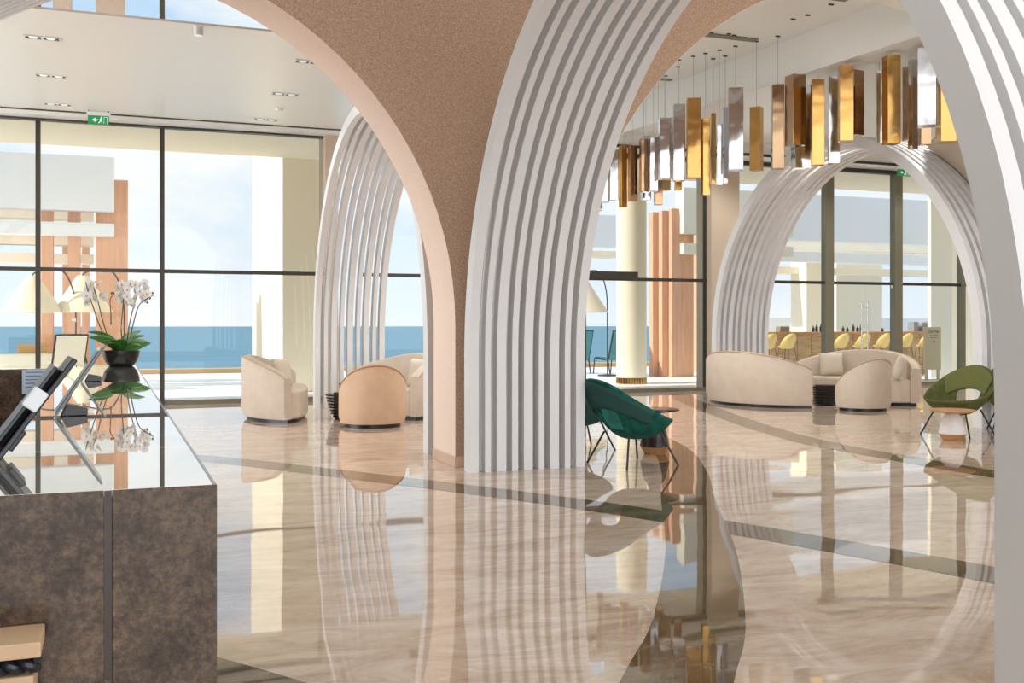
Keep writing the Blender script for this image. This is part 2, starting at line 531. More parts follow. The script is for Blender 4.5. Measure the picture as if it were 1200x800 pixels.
# recess slots in the atrium ceiling
for y0, y1, x0, x1 in ((10.6, 10.75, 6.6, 8.6), (12.6, 12.75, 6.0, 8.6), (15.2, 15.3, 6.0, 8.7), (16.4, 16.5, 6.2, 8.7)):
    MB().box(x0, x1, y0, y1, 5.335, 5.36).build('ceiling_slot', OLIVEMETAL, atr)
struct(MB().box(XL, 4.0, Y1, YW + 2.6, 8.0, 8.1).build('roof', CEIL))

for pa, pb in ((112, 147), (62, 84)):
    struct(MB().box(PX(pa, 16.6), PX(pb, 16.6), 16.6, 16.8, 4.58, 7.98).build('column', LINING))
# twin downlights in the lower ceiling
for k, (x, y) in enumerate(((-0.70, 13.0), (-0.70, 14.95), (-0.70, 16.85), (2.33, 13.0), (2.33, 14.95), (2.33, 16.9))):
    t = empty('twin_downlight', (x, y, 4.55))
    where = ['edge of the ceiling', 'middle of the ceiling', 'window glass'][k % 3]
    col = 'above the reception desk side' if k < 3 else 'beside the brown arch'
    tag(t, 'recessed twin downlight near the %s, row %s' % (where, col), 'downlight', 'twin downlights in the low ceiling')
    fr_ = MB()
    for a, b_, c, d in ((-0.19, 0.19, -0.075, -0.06), (-0.19, 0.19, 0.06, 0.075), (-0.19, -0.175, -0.06, 0.06), (0.175, 0.19, -0.06, 0.06), (-0.012, 0.012, -0.06, 0.06)):
        fr_.box(a, b_, c, d, -0.012, -0.001)
    fr_.build('frame', WHITE, t)
    MB().box(-0.175, 0.175, -0.06, 0.06, -0.004, -0.001).build('recess', BLACK, t)
    for sx in (-0.09, 0.09):
        MB().lathe([(0.045, -0.010), (0.05, -0.004)], 14, sx, 0, 0).build('lamp', SIGNWHITE, t)
t = empty('ceiling_spotlight', (0.92, 11.9, 4.55))
tag(t, 'small white cylinder spotlight at the open edge of the low ceiling', 'spotlight')
MB().lathe([(0.045, -0.10), (0.05, -0.095), (0.05, 0.0)], 18).build('body', WHITE, t, True)
MB().lathe([(0.036, -0.104), (0.04, -0.10)], 16).build('lens', SIGNWHITE, t)
t = empty('smoke_detector', (2.4, 16.0, 4.55))
tag(t, 'tiny round white smoke detector between two twin downlights', 'detector')
MB().lathe([(0.03, -0.04), (0.06, -0.03), (0.065, 0)], 16).build('cover', CEIL, t, True)

# white ribbed half-arch behind the brown wall, top corner of the view
def fin_mesh(R1, R0, z0, w, mname='fin', n=56, material=WHITE):
    """full arch fin in the local yz plane, centre y = 0, thickness along x from 0 to w"""
    o = [(-R1, 0.0)] + [(-R1 * math.cos(PI * i / n), z0 + R1 * math.sin(PI * i / n)) for i in range(n + 1)] + [(R1, 0.0)]
    q = [(-R0, 0.0)] + [(-R0 * math.cos(PI * i / n), z0 + R0 * math.sin(PI * i / n)) for i in range(n + 1)] + [(R0, 0.0)]
    m = len(o)
    v = [(0, *p) for p in o] + [(0, *p) for p in q] + [(w, *p) for p in o] + [(w, *p) for p in q]
    f = []
    for i in range(m - 1):
        f += [(i, i + 1, m + i + 1, m + i), (2 * m + i, 3 * m + i, 3 * m + i + 1, 2 * m + i + 1), (i, 2 * m + i, 2 * m + i + 1, i + 1), (m + i, m + i + 1, 3 * m + i + 1, 3 * m + i)]
    f += [(0, m, 3 * m, 2 * m), (m - 1, 3 * m - 1, 4 * m - 1, 2 * m - 1)]
    return MB().add(v, f).mesh(mname, material, True)
WA, WBn, GAP = 0.085, 0.055, 0.058
def ribbed_arch(label, x, cy, R1, R0, z0):
    t = empty('ribbed_arch', (x, cy, 0))
    tag(t, label, 'arch')
    mw, mn = fin_mesh(R1, R0, z0, WA), fin_mesh(R1, R0, z0, WBn)
    xx = 0.0
    for k in range(9):
        link('fin', mw if k % 2 == 0 else mn, t, loc=(xx, 0, 0))
        xx += (WA if k % 2 == 0 else WBn) + GAP
    return t
ribbed_arch('large white ribbed arch springing from the brown pier towards the viewer', 2.95, 5.78, 3.06, 2.91, 1.0)
ribbed_arch('white ribbed arch by the sea window seen through the brown arch', 2.99, 13.27, 3.15, 3.0, 1.0)
ribbed_arch('white ribbed arch framing the glass door to the bar terrace', 10.2, 13.27, 3.15, 3.0, 1.0)
t = empty('curved_rib', (1.40, 9.83, 0.245))
tag(t, 'white grooved rib rising beneath the low ceiling above the reception desk', 'rib')
for k in range(9):
    mb = MB()
    R1, R0 = 4.64, 4.53
    n = 40
    c = [(PI * 0.46 + PI * 0.54 * i / n) for i in range(n + 1)]
    v, f = [], []
    y0 = k * 0.115
    for a in c:
        for R in (R1, R0):
            for yy in (y0, y0 + 0.062):
                v.append((R * math.cos(a), yy, R * math.sin(a)))
    for i in range(n):
        p = 4 * i
        f += [(p, p + 4, p + 5, p + 1), (p + 2, p + 3, p + 7, p + 6), (p, p + 2, p + 6, p + 4), (p + 1, p + 5, p + 7, p + 3)]
    mb.add(v, f).build('fin', WHITE, t, True)

# ------------------------------------------------------------------ window wall
win = struct(empty('window_1', (0, YW, 0)))
HEAD, TR = 4.47, 2.13
def wbox(name, x0, x1, z0, z1, material, d=0.06):
    return MB().box(x0, x1, -d / 2, d / 2, z0, z1).build(name, material, win)
MULL = [-8.34, -6.51, -4.68, -2.85, -1.02, 0.81, 3.45]
for x in MULL[:-1]:
    wbox('mullion', x - 0.035, x + 0.035, 0, HEAD, DARKMETAL, 0.12)
for x, w in ((6.2, 0.035), (8.33, 0.03), (10.93, 0.03), (13.86, 0.10), (15.63, 0.10), (17.4, 0.05)):
    wbox('mullion', x - w, x + w, 0, HEAD, OLIVEMETAL if w > 0.04 else DARKMETAL, 0.16 if w > 0.04 else 0.04)
wbox('head_rail', XL, XR, HEAD, 4.55, DARKMETAL, 0.14)
wbox('transom', XL, 3.45, TR, TR + 0.06, DARKMETAL, 0.08)
wbox('transom', 4.1, XR, TR, TR + 0.06, DARKMETAL, 0.08)
wbox('door_closer', 8.3, 9.42, TR + 0.02, TR + 0.17, DARKMETAL, 0.16)
wbox('sill_rail', XL, 13.8, 0.0, 0.07, OLIVEMETAL, 0.10)
wbox('sill_rail', 15.7, XR, 0.0, 0.07, OLIVEMETAL, 0.10)
panes = list(zip(MULL, MULL[1:])) + [(4.1, 6.2), (6.2, 8.33), (8.33, 10.93), (11.6, 13.86), (13.86, 15.63), (15.63, 17.4), (17.4, 18.5)]
for a, b_ in panes:
    if not (abs(a - 13.86) < 0.01):
        wbox('pane', a + 0.03, b_ - 0.03, 0.07, TR, GLASS, 0.012)
    wbox('pane', a + 0.03, b_ - 0.03, TR + 0.06, HEAD, GLASS, 0.012)
# upper storey glazing
win2 = struct(empty('window_2', (0, YW, 0)))
up = [-8.34, -6.51, -4.68, -2.85, -1.02, 0.81, 2.64, 3.95]
for a, b_ in zip(up, up[1:]):
    MB().box(a - 0.04, a + 0.04, -0.06, 0.06, 4.64, 8.0).build('mullion', OLIVEMETAL, win2)
    MB().box(a + 0.04, b_ - 0.04, -0.006, 0.006, 4.64, 8.0).build('pane', GLASS, win2)
for x_ in (-0.5, 1.75, 2.72, 4.65):
    MB().box(x_ - 0.035, x_ - 0.005, -0.009, -0.0065, 1.36, 1.385).build('safety_mark', SIGNWHITE, win)
    MB().box(x_ + 0.01, x_ + 0.02, -0.009, -0.0065, 1.34, 1.40).build('safety_mark', SIGNWHITE, win)
# glass double door
dr = struct(empty('door_1', (14.745, YW, 0)))
for s in (-1, 1):
    a, b_ = (0.012, 0.775)
    MB().box(min(s * a, s * b_), max(s * a, s * b_), -0.006, 0.006, 0.03, TR - 0.01).build('pane', GLASS, dr)
    MB().tube([(s * 0.075, -0.07, 0.55), (s * 0.075, -0.07, 1.78)], 0.018, 10).build('pull_handle', STEEL, dr, True)
    for z in (0.7, 1.65):
        MB().tube([(s * 0.075, -0.07, z), (s * 0.075, 0.0, z)], 0.01, 8).build('handle_stud', STEEL, dr, True)
    MB().box(s * 0.79 - 0.02, s * 0.79 + 0.02, -0.03, 0.03, TR - 0.06, TR).build('patch_fitting', STEEL, dr)
# brown columns at the glass
for x0, x1 in ((3.42, 3.64), (10.96, 11.6)):
    struct(MB().box(x0, x1, YW - 0.2, YW + 0.35, 0, 4.55).build('column', COLMAT))

# exit signs
def text(name, body, size, loc, rot, material, parent, depth=0.001):
    c = bpy.data.curves.new(name, 'FONT')
    c.body, c.size, c.align_x, c.align_y, c.extrude = body, size, 'CENTER', 'CENTER', depth
    tmp = bpy.data.objects.new('tmp_text', c)
    COL.objects.link(tmp)
    dg = bpy.context.evaluated_depsgraph_get()
    me = bpy.data.meshes.new_from_object(tmp.evaluated_get(dg))
    bpy.data.objects.remove(tmp)
    me.materials.clear()
    me.materials.append(material)
    return link(name, me, parent, 0.0, loc, rot)
for x, lab in ((-0.14, 'green exit sign hung above the window behind the reception desk'), (15.2, 'green exit sign hung above the glass door to the bar')):
    t = empty('exit_sign', (x, 17.15, 4.55))
    tag(t, lab, 'sign')
    MB().box(-0.17, 0.17, -0.02, 0.02, -0.075, -0.02).build('housing', WHITE, t)
    MB().box(-0.15, 0.15, -0.012, 0.012, -0.21, -0.075).build('panel', GREEN, t)
    for s in (-0.14, 0.14):
        MB().box(s - 0.01, s + 0.01, -0.01, 0.01, -0.03, 0.0).build('bracket', DARKMETAL, t)
    g = MB()   # running figure and arrow
    g.add([(-0.09, -0.0135, -0.14), (-0.045, -0.0135, -0.105), (-0.045, -0.0135, -0.175)], [(0, 1, 2)])
    g.box(-0.045, -0.01, -0.0135, -0.0125, -0.15, -0.13)
    g.build('arrow', SIGNWHITE, t)
    g = MB()
    g.ball((0.04, -0.013, -0.10), 0.012, 0.002, 0.012)
    g.tube([(0.04, -0.0135, -0.11), (0.03, -0.0135, -0.15)], 0.008, 6)
    g.tube([(0.03, -0.0135, -0.15), (0.05, -0.0135, -0.17), (0.045, -0.0135, -0.195)], 0.006, 6)
    g.tube([(0.03, -0.0135, -0.15), (0.015, -0.0135, -0.17), (0.0, -0.0135, -0.19)], 0.006, 6)
    g.tube([(0.015, -0.0135, -0.13), (0.04, -0.0135, -0.118), (0.06, -0.0135, -0.135)], 0.005, 6)
    g.build('figure', SIGNWHITE, t)
    d = MB()
    d.box(0.075, 0.08, -0.0135, -0.0125, -0.195, -0.09); d.box(0.075, 0.125, -0.0135, -0.0125, -0.095, -0.09); d.box(0.12, 0.125, -0.0135, -0.0125, -0.195, -0.09)
    d.build('door_outline', SIGNWHITE, t)

win3 = struct(empty('window_3', (XL, Y1, 0)))
for k in range(5):
    y_ = 2.02 * k
    MB().box(-0.06, 0.06, y_ - 0.04, y_ + 0.04, 0, 4.55).build('mullion', DARKMETAL, win3)
    if k < 4:
        MB().box(-0.006, 0.006, y_ + 0.04, y_ + 1.98, 0.02, 4.55).build('pane', GLASS, win3)
# ------------------------------------------------------------------ outside: terrace, sea, roof overhang
struct(MB().box(-30, 60, YW - 0.05, 30.0, -0.3, -0.02).build('terrace_floor', TERRACE))
struct(MB().box(-30, XL, YB, YW - 0.05, -0.3, -0.02).build('terrace_side', TERRACE))
struct(MB().box(XL - 5.5, XL - 0.01, YB, YW + 2.6, 4.7, 4.9).build('side_sun_shield', CREAM))  # unseen overhang added to keep sun out of the side glazing
struct(MB().box(-30, 60, 29.4, 30.0, -0.02, 0.10).build('terrace_ledge', TAN))
struct(MB().add([(-6000, 30, -14), (6000, 30, -14), (6000, 8000, -14), (-6000, 8000, -14)], [(0, 1, 2, 3)]).build('sea', SEA))
ov = struct(MB().box(XL - 6, XR + 20, YW + 0.02, 20.5, 4.52, 4.66).build('roof_overhang', CREAM))
struct(MB().box(XL - 6, 4.2, YW + 0.12, 20.3, 7.95, 8.1).build('upper_sun_shield', CREAM))  # unseen overhang added to keep sun off the upper glazing

def ebox(name, px0, px1, py0, py1, Y, depth, material, label=None, cat=None, group=None, ground=False, parent=None, ref=None):
    """box on the terrace whose near face stands at depth Y"""
    x0, x1 = PX(px0, Y), PX(px1, Y)
    r = ref if ref is not None else px1
    z1 = PZ(r, py0, Y)
    z0 = -0.02 if ground else PZ(r, py1, Y)
    o = MB().box(x0, x1, Y, Y + depth, z0, z1).build(name, material, parent, bev=0.01)
    if label:
        tag(o, label, cat, group)
    return o

# terracotta and white pergola seen over the desk
pg = empty('pergola', (PX(80, 24.4), 24.4, -0.02))
tag(pg, 'terracotta column pergola with white cross beams beyond the reception desk', 'pergola')
def pbox(name, px0, px1, py0, py1, Y, depth, material, par, ground=False, ref=None):
    o = ebox(name, px0, px1, py0, py1, Y, depth, material, ground=ground, ref=ref)
    o.parent = par
    o.matrix_parent_inverse = Matrix.Translation(par.location).inverted()
    return o
pbox('column', 112, 150, 211, 0, 24.4, 0.45, TERRA, pg, True)
pbox('column', 79.5, 94, 240, 0, 24.4, 0.45, TERRA, pg, True)
pbox('column', 48, 62, 240, 0, 24.4, 0.45, TERRA, pg, True)
pbox('column', 73, 79.5, 285, 0, 26.2, 0.4, TERRA, pg, True)
pbox('column', 96, 105, 285, 0, 26.2, 0.4, TERRA, pg, True)
pbox('fascia_panel', -220, 134, 184, 248, 24.0, 0.38, EXTWHITE, pg)
pbox('cross_beam', -220, 134, 262, 277, 24.0, 0.38, EXTWHITE, pg)
pbox('rear_beam', -220, 110, 276, 288, 25.6, 0.5, CREAM, pg)
pbox('rear_beam', -220, 110, 298, 309, 25.6, 0.5, CREAM, pg)
pbox('rear_beam', -220, 110, 246, 258, 25.6, 0.5, CREAM, pg)

# wall fin and round column outside, pergola by the chandelier
struct(ebox('column', 331, 376, 100, 0, 20.6, 4.6, CREAM, ground=True))
rc = empty('round_column', (PX(740, 20.9), 20.9, -0.02))
tag(rc, 'round cream column with a gilded foot on the terrace', 'column')
rr = 0.335
MB().lathe([(rr, 0.14), (rr, 4.55)], 40).build('shaft', CREAM, rc, True)
ft = MB()
for i in range(28):
    a = 2 * PI * i / 28
    ft.tube([(rr * 0.97 * math.cos(a), rr * 0.97 * math.sin(a), 0.0), (rr * 0.97 * math.cos(a), rr * 0.97 * math.sin(a), 0.14)], 0.018, 6)
ft.lathe([(rr * 0.9, 0), (rr * 0.9, 0.14)], 28)
ft.build('gilded_foot', GOLD, rc)
p2 = empty('pergola', (PX(795, 23.5), 23.5, -0.02))
tag(p2, 'stepped terracotta pylon with white cross beams behind the round cream column', 'pergola')
pbox('pylon', 787, 813, 245, 0, 23.2, 0.15, TERRA, p2, True)
pbox('pylon', 776, 790, 247, 0, 23.38, 0.2, TERRA, p2, True)
pbox('pylon', 765, 780, 249, 0, 23.6, 0.2, TERRA, p2, True)
pbox('pylon', 821, 832, 277, 0, 25.2, 0.6, TERRA, p2, True)
pbox('fascia_panel', 801, 930, 226, 278, 23.0, 0.4, CREAM2, p2)
pbox('cross_beam', 801, 930, 289, 301, 23.0, 0.4, CREAM2, p2)
ebox('terrace_beam', 640, 722, 252, 290, 28.0, 0.4, EXTWHITE, 'pale blue white beam beyond the round cream column', 'beam')
ebox('terrace_beam', 640, 722, 294, 302, 28.6, 0.5, CREAM, 'slim cream beam under the pale beam beyond the round column', 'beam')

# structures behind the bar
bb = empty('bar_pavilion', (PX(1000, 25), 25.0, -0.02))
tag(bb, 'pale pavilion of white beams and cream piers around the outdoor bar', 'pavilion')
pbox('fascia_panel', 880, 1110, 230, 284, 23.6, 0.4, EXTWHITE, bb, ref=1000)
pbox('cross_beam', 880, 1110, 285, 294, 25.0, 2.0, CREAM, bb, ref=1000)
pbox('cross_beam', 880, 1110, 296, 308, 24.4, 0.4, EXTWHITE, bb, ref=1000)
pbox('cross_beam', 880, 1110, 314, 322, 27.4, 0.6, CREAM, bb, ref=1000)
pbox('pier', 945, 966, 290, 0, 27.0, 0.8, CREAM, bb, True)
pbox('pier', 980, 1034, 300, 0, 28.2, 0.8, CREAM2, bb, True)
pbox('wall_panel', 1091, 1116, 200, 0, 20.55, 0.12, CREAM2, bb, True)
pbox('wall_panel', 1114, 1160, 200, 0, 21.6, 0.12, CREAM, bb, True)

# bar counter
YBAR = 22.0
xb0, xb1 = PX(903, YBAR), PX(1096, YBAR)
zb = PZ(1000, 389, YBAR)
bar = empty('bar_counter', ((xb0 + xb1) / 2, YBAR, -0.02))
tag(bar, 'long wooden outdoor bar counter behind the glass door', 'bar counter')
hw = (xb1 - xb0) / 2
MB().box(-hw - 0.1, hw, -0.05, 0.75, zb - 0.03, zb + 0.03).build('worktop', WOOD, bar, bev=0.008)
n = 12
for i in range(n):
    a = -hw + 2 * hw * i / n
    MB().box(a + 0.008, a + 2 * hw / n - 0.008, 0.1, 0.16, 0.0, zb - 0.03).build('panel', BARWOOD, bar)
MB().box(-hw + 0.02, hw - 0.02, 0.16, 0.7, 0.0, zb - 0.03).build('carcass', BARWOOD, bar)

def stool_proto():
    t = empty('bar_stool')
    # shell: open bowl with a raised rounded back (faces +y, the bar)
    v, f = [], []
    nu, nv = 20, 7
    for j in range(nv + 1):
        s = j / nv
        for i in range(nu):
            a = 2 * PI * i / nu
            back = max(0.0, -math.sin(a)) ** 0.7
            r = 0.215 * s ** 0.6
            v.append((r * math.cos(a), r * math.sin(a) * 0.95 - 0.05 * back * s, 0.72 + (0.05 + 0.33 * back) * s ** 2.4))
    for j in range(nv):
        for i in range(nu):
            k = (i + 1) % nu
            f.append((j * nu + i, j * nu + k, (j + 1) * nu + k, (j + 1) * nu + i))
    sh = MB().add(v, f).build('shell', STOOLY, t, True)
    so = sh.modifiers.new('thick', 'SOLIDIFY'); so.thickness = 0.02
    for sx, sy in ((1, 1), (1, -1), (-1, 1), (-1, -1)):
        MB().tube([(sx * 0.14, sy * 0.13, 0.73), (sx * 0.22, sy * 0.2, 0.0)], 0.012, 6).build('leg', OLIVEMETAL, t)
    MB().tube([(0.19 * math.cos(2 * PI * i / 16), 0.18 * math.sin(2 * PI * i / 16), 0.28) for i in range(17)], 0.009, 6).build('foot_ring', OLIVEMETAL, t)
    return t
st = stool_proto()
ordn = ['first', 'second', 'third', 'fourth', 'fifth', 'sixth', 'seventh']
for k, px in enumerate((899, 922, 984, 1009, 1033, 1059, 1083)):
    Y = YBAR - 0.42
    loc = (PX(px, Y), Y, -0.02)
    o = st if k == 0 else copy_tree(st, loc, 0)
    o.location = loc
    tag(o, 'yellow shell bar stool, %s along the bar counting from the ribbed arch leg' % ordn[k], 'bar stool', 'yellow stools at the outdoor bar')
# things standing on the bar
zt = zb + 0.03 - 0.02
for k, (px, h, c) in enumerate(((953, .16, BLACK), (957, .2, BLACK), (962, .2, BLACK), (988, .14, BLACK), (993, .12, DARKTOP), (1000, .2, BLACK), (1005, .14, DARKTOP), (1009, .2, BLACK), (1046, .17, DARKTOP), (1034, .1, BLACK))):
    o = MB().lathe([(0.035, 0), (0.037, h * 0.6), (0.014, h * 0.78), (0.014, h)], 12).build('bottle', c, None, True, loc=(PX(px, YBAR + 0.3), YBAR + 0.3, zt))
    tag(o, '%s dark bottle along the outdoor bar, counted from the grey brown box' % ['first', 'second', 'third', 'fourth', 'fifth', 'sixth', 'seventh', 'eighth', 'tenth', 'ninth'][k], 'bottle', 'bottles on the outdoor bar')
for k, (px, w, h) in enumerate(((1070, 0.16, 0.26), (1080, 0.17, 0.24), (1087, 0.10, 0.27))):
    o = MB().box(-w / 2, w / 2, -0.12, 0.12, 0, h).build('bar_caddy', mat('grey_caddy', hexc(150, 152, 156), 0.4), None, bev=0.01, loc=(PX(px, YBAR + 0.35), YBAR + 0.35, zt))
    tag(o, ['grey bar caddy beside the sign board, first from the door handles', 'lighter grey bar caddy in the middle of three', 'narrow grey bar caddy closest to the sign board'][k], 'caddy')
o = MB().box(-0.14, 0.14, -0.1, 0.1, 0, 0.14).build('menu_box', mat('grey_brown_box', hexc(150, 140, 124), 0.6), None, bev=0.01, loc=(PX(917, YBAR + 0.3), YBAR + 0.3, zt))
tag(o, 'grey brown box at the near end of the outdoor bar', 'box')

o = struct(ebox('blown_out_backdrop', 860, 1160, 372, 0, 29.3, 0.12, EXTWHITE, ground=True, ref=1000))  # white wall added to stand for blown-out brightness behind the bar
# sign board
YS = 19.6
sx0, sx1 = PX(1085.5, YS), PX(1103, YS)
zs0, zs1 = PZ(1095, 433, YS), PZ(1095, 383, YS)
sg = empty('sign_board', ((sx0 + sx1) / 2, YS, -0.02))
tag(sg, 'beige free-standing sign board lettered Del Mar outside the glass door', 'sign')
hw = (sx1 - sx0) / 2
SB = mat('sign_beige', hexc(206, 186, 150), 0.7)
INK = mat('sign_ink', hexc(70, 64, 56), 0.7)
MB().box(-hw, hw, 0, 0.10, zs0 + 0.02, zs1 + 0.02).build('board', SB, sg, bev=0.006)
for s in (-1, 1):
    MB().box(s * (hw - 0.05) - 0.02, s * (hw - 0.05) + 0.02, 0.02, 0.08, 0, zs0 + 0.03).build('leg', SB, sg)
MB().box(-hw, hw, -0.05, 0.2, 0.0, 0.015).build('foot_plate', SB, sg)
text('lettering', 'Del Mar', 0.10, (0.0, -0.002, zs1 - 0.09), (PI / 2, 0, 0), INK, sg)
MB().box(-0.12, 0.12, -0.003, 0.0, zs1 - 0.19, zs1 - 0.175).build('text_line', INK, sg)
MB().box(-0.10, 0.10, -0.003, 0.0, zs1 - 0.235, zs1 - 0.225).build('text_line', INK, sg)
MB().box(-0.02, 0.02, -0.003, 0.0, zs1 - 0.33, zs1 - 0.30).build('emblem', INK, sg)

# outdoor floor lamps
def big_lamp(px, Y, label, arm=0.45):
    x = PX(px, Y)
    z0, z1 = PZ(px, 366, Y), PZ(px, 323, Y)
    t = empty('floor_lamp', (x, Y, -0.02))
    tag(t, label, 'floor lamp')
    R = 34 / FPX * (Y / ray(px, 0)[1])
    v = []
    sh = MB()
    n = 32
    for r, z in ((R, z0), (0.18 * R, z1), (0.16 * R, z1 - 0.01), (R - 0.02, z0)):
        v += [(r * math.cos(2 * PI * i / n), r * math.sin(2 * PI * i / n), z + 0.02) for i in range(n)]
    f = []
    for k in range(4):
        for i in range(n):
            j = (i + 1) % n
            f.append((k * n + i, k * n + j, ((k + 1) % 4) * n + j, ((k + 1) % 4) * n + i))
    sh.add(v, f).build('shade', SHADE, t, True)
    zt_ = z1 + 0.12
    P = [(0, 0, z1 - 0.1), (0, 0, z1 + 0.02)]
    P += [(arm - arm * math.cos(a), 0, z1 + 0.02 + 0.14 * math.sin(a)) for a in [PI * k / 16 for k in range(1, 9)]]
    P += [(arm + arm * 0.75 * math.sin(a), 0, z1 + 0.16 - 0.9 * (1 - math.cos(a))) for a in [PI * k / 16 for k in range(1, 9)]]
    P += [(arm * 1.75, 0, 0.03)]
    MB().tube(P, 0.016, 8).build('arc_pole', DARKMETAL, t, True)
    MB().lathe([(0.25, 0), (0.25, 0.03), (0.03, 0.05)], 24, arm * 1.75).build('base', DARKMETAL, t)
    return t
big_lamp(38, 22.6, 'big arc lamp with cream cone shade beside the window mullion')
big_lamp(97, 22.9, 'big cream cone lamp half hidden behind the terracotta pergola columns')
big_lamp(679, 24.2, 'big cream cone lamp seen past the large ribbed arch')

# outdoor seats
def sling_chair(px, Y, fabric, label, rz, h=1.05):
    t = empty('outdoor_chair', (PX(px, Y), Y, -0.02), rz)
    tag(t, label, 'chair')
    for s in (-0.32, 0.32):
        MB().tube([(s, 0.35, 0), (s, 0.3, 0.42), (s, -0.22, 0.36), (s, -0.42, h)], 0.018, 6).build('frame', DARKMETAL, t)
        MB().tube([(s, -0.22, 0.36), (s, -0.3, 0)], 0.018, 6).build('leg', DARKMETAL, t)
    MB().tube([(-0.32, -0.42, h), (0.32, -0.42, h)], 0.018, 6).build('top_rail', DARKMETAL, t)
    q = MB()
    q.add([(-0.3, 0.3, 0.43), (0.3, 0.3, 0.43), (0.3, -0.22, 0.37), (-0.3, -0.22, 0.37), (-0.3, 0.3, 0.46), (0.3, 0.3, 0.46), (0.3, -0.22, 0.40), (-0.3, -0.22, 0.40)],
          [(0, 1, 2, 3), (4, 7, 6, 5), (0, 4, 5, 1), (1, 5, 6, 2), (2, 6, 7, 3), (3, 7, 4, 0)])
    q.build('seat', fabric, t)
    q = MB()
    q.add([(-0.3, -0.22, 0.4), (0.3, -0.22, 0.4), (0.3, -0.41, h - 0.02), (-0.3, -0.41, h - 0.02), (-0.3, -0.25, 0.4), (0.3, -0.25, 0.4), (0.3, -0.44, h - 0.02), (-0.3, -0.44, h - 0.02)],
          [(0, 1, 2, 3), (4, 7, 6, 5), (0, 4, 5, 1), (1, 5, 6, 2), (2, 6, 7, 3), (3, 7, 4, 0)])
    q.build('backrest', fabric, t)
    return t
sling_chair(72, 22.2, CREAM2, 'cream sling outdoor chair between two terracotta columns', 0.5, 1.12)
sling_chair(103, 23.0, CREAM2, 'cream sling outdoor chair just left of the orchid', -0.9, 1.12)
sling_chair(716, 25.4, TEALSLING, 'teal sling outdoor chair beside the round cream column', 0.3, 1.15)
sling_chair(673, 25.8, TEALSLING, 'teal sling outdoor chair at the edge of the large ribbed arch', 0.2, 1.15)
t = empty('outdoor_sofa', (PX(28, 24.0), 24.0, -0.02))
tag(t, 'low cream outdoor sofa with tan cushion facing the sea', 'sofa')
MB().box(-1.0, 0.6, -0.4, 0.4, 0.08, 0.4).build('seat', CREAM2, t, bev=0.04)
MB().box(-1.0, 0.6, -0.45, -0.28, 0.1, 0.72).build('backrest', CREAM2, t, bev=0.04)
o = MB().box(-0.28, 0.28, -0.1, 0.1, 0, 0.5).build('outdoor_cushion', TAN, None, bev=0.05, loc=(PX(38, 24.0), 23.95, 0.40))
tag(o, 'tan cushion on the low cream outdoor sofa', 'cushion')

# ------------------------------------------------------------------ curved sofas and tub chairs
def tub(t, R, thick, pm, htop, harm, fabric, piping, seat_h=0.40, bulge=0.18, power=1.0, base_in=0.03, sag=0.0):
    """shell + seat + piping + plinth, facing local +y, arc centre at the origin"""
    n = 44
    ph = [-pm + 2 * pm * i / n for i in range(n + 1)]
    H = lambda p: harm + (htop - harm) * (math.cos(PI / 2 * min(1, abs(p) / pm)) ** power)
    v, f = [], []
    for p in ph:
        h = H(p)
        for r, z in ((R - base_in, 0.05), (R, 0.14), (R, h - 0.05), (R - 0.02, h - 0.012), (R - thick / 2, h), (R - thick + 0.02, h - 0.012), (R - thick, h - 0.05), (R - thick, 0.05)):
            v.append((r * math.sin(p), -r * math.cos(p), z))
    k = 8
    for i in range(n):
        for j in range(k):
            a, b_ = i * k + j, i * k + (j + 1) % k
            f.append((a, b_, b_ + k, a + k))
    f.append(tuple(range(k))); f.append(tuple(n * k + j for j in range(k - 1, -1, -1)))
    MB().add(v, f).build('shell', fabric, t, True)
    # seat, two tiers of outline: inner arc then a bulging front
    ri = R - thick + 0.005
    arc = [(ri * math.sin(p), -ri * math.cos(p)) for p in ph]
    xe, ye = arc[-1]
    front = []
    m = 16
    for i in range(1, m):
        u = i / m
        front.append((xe * (1 - 2 * u), ye + bulge * math.sin(PI * u) ** 0.35))
    poly = arc + front
    MB().prism(poly, 0.05, seat_h).build('seat', fabric, t, bev=0.03)
    MB().tube([((R - 0.012) * math.sin(p), -(R - 0.012) * math.cos(p), H(p) - 0.012) for p in ph], 0.011, 6).build('piping', piping, t, True)
    arc2 = [((R - 0.07) * math.sin(p), -(R - 0.07) * math.cos(p)) for p in ph]
    fr2 = [(x * 0.95, y - 0.05) for x, y in front]
    MB().prism(arc2 + fr2, 0.0, 0.06).build('plinth', BLACK, t)
    return t
def face_dir(blat, bdep):
    """rotation so that the local back (-y) points along camera-space direction (lat, depth)"""
    X, Y = blat * cs + bdep * sn, -blat * sn + bdep * cs
    return math.atan2(Y, X) + PI / 2
def sofa_at(lat, d, back_deg, label):
    a = math.radians(back_deg)
    x, y = cam_xy(lat, d)
    t = empty('curved_sofa', (x, y, 0), face_dir(math.cos(a), math.sin(a)))
    tag(t, label, 'sofa')
    return tub(t, 1.37, 0.16, math.radians(57), 0.88, 0.60, FABRIC, PIPING, 0.42, 0.20, 0.7)
sofa_at(-2.43, 14.9, 190, 'beige curved sofa seen from behind, by the sea window')
sofa_at(-2.46, 14.75, 30, 'beige curved sofa half hidden behind the brown pier, cushion on it')
sofa_at(4.63, 17.5, 213, 'beige curved sofa with its high back to the viewer, by the ribbed arch foot')
sofa_at(5.15, 16.9, 45, 'beige curved sofa with two cushions, facing the hall beside the glass door')
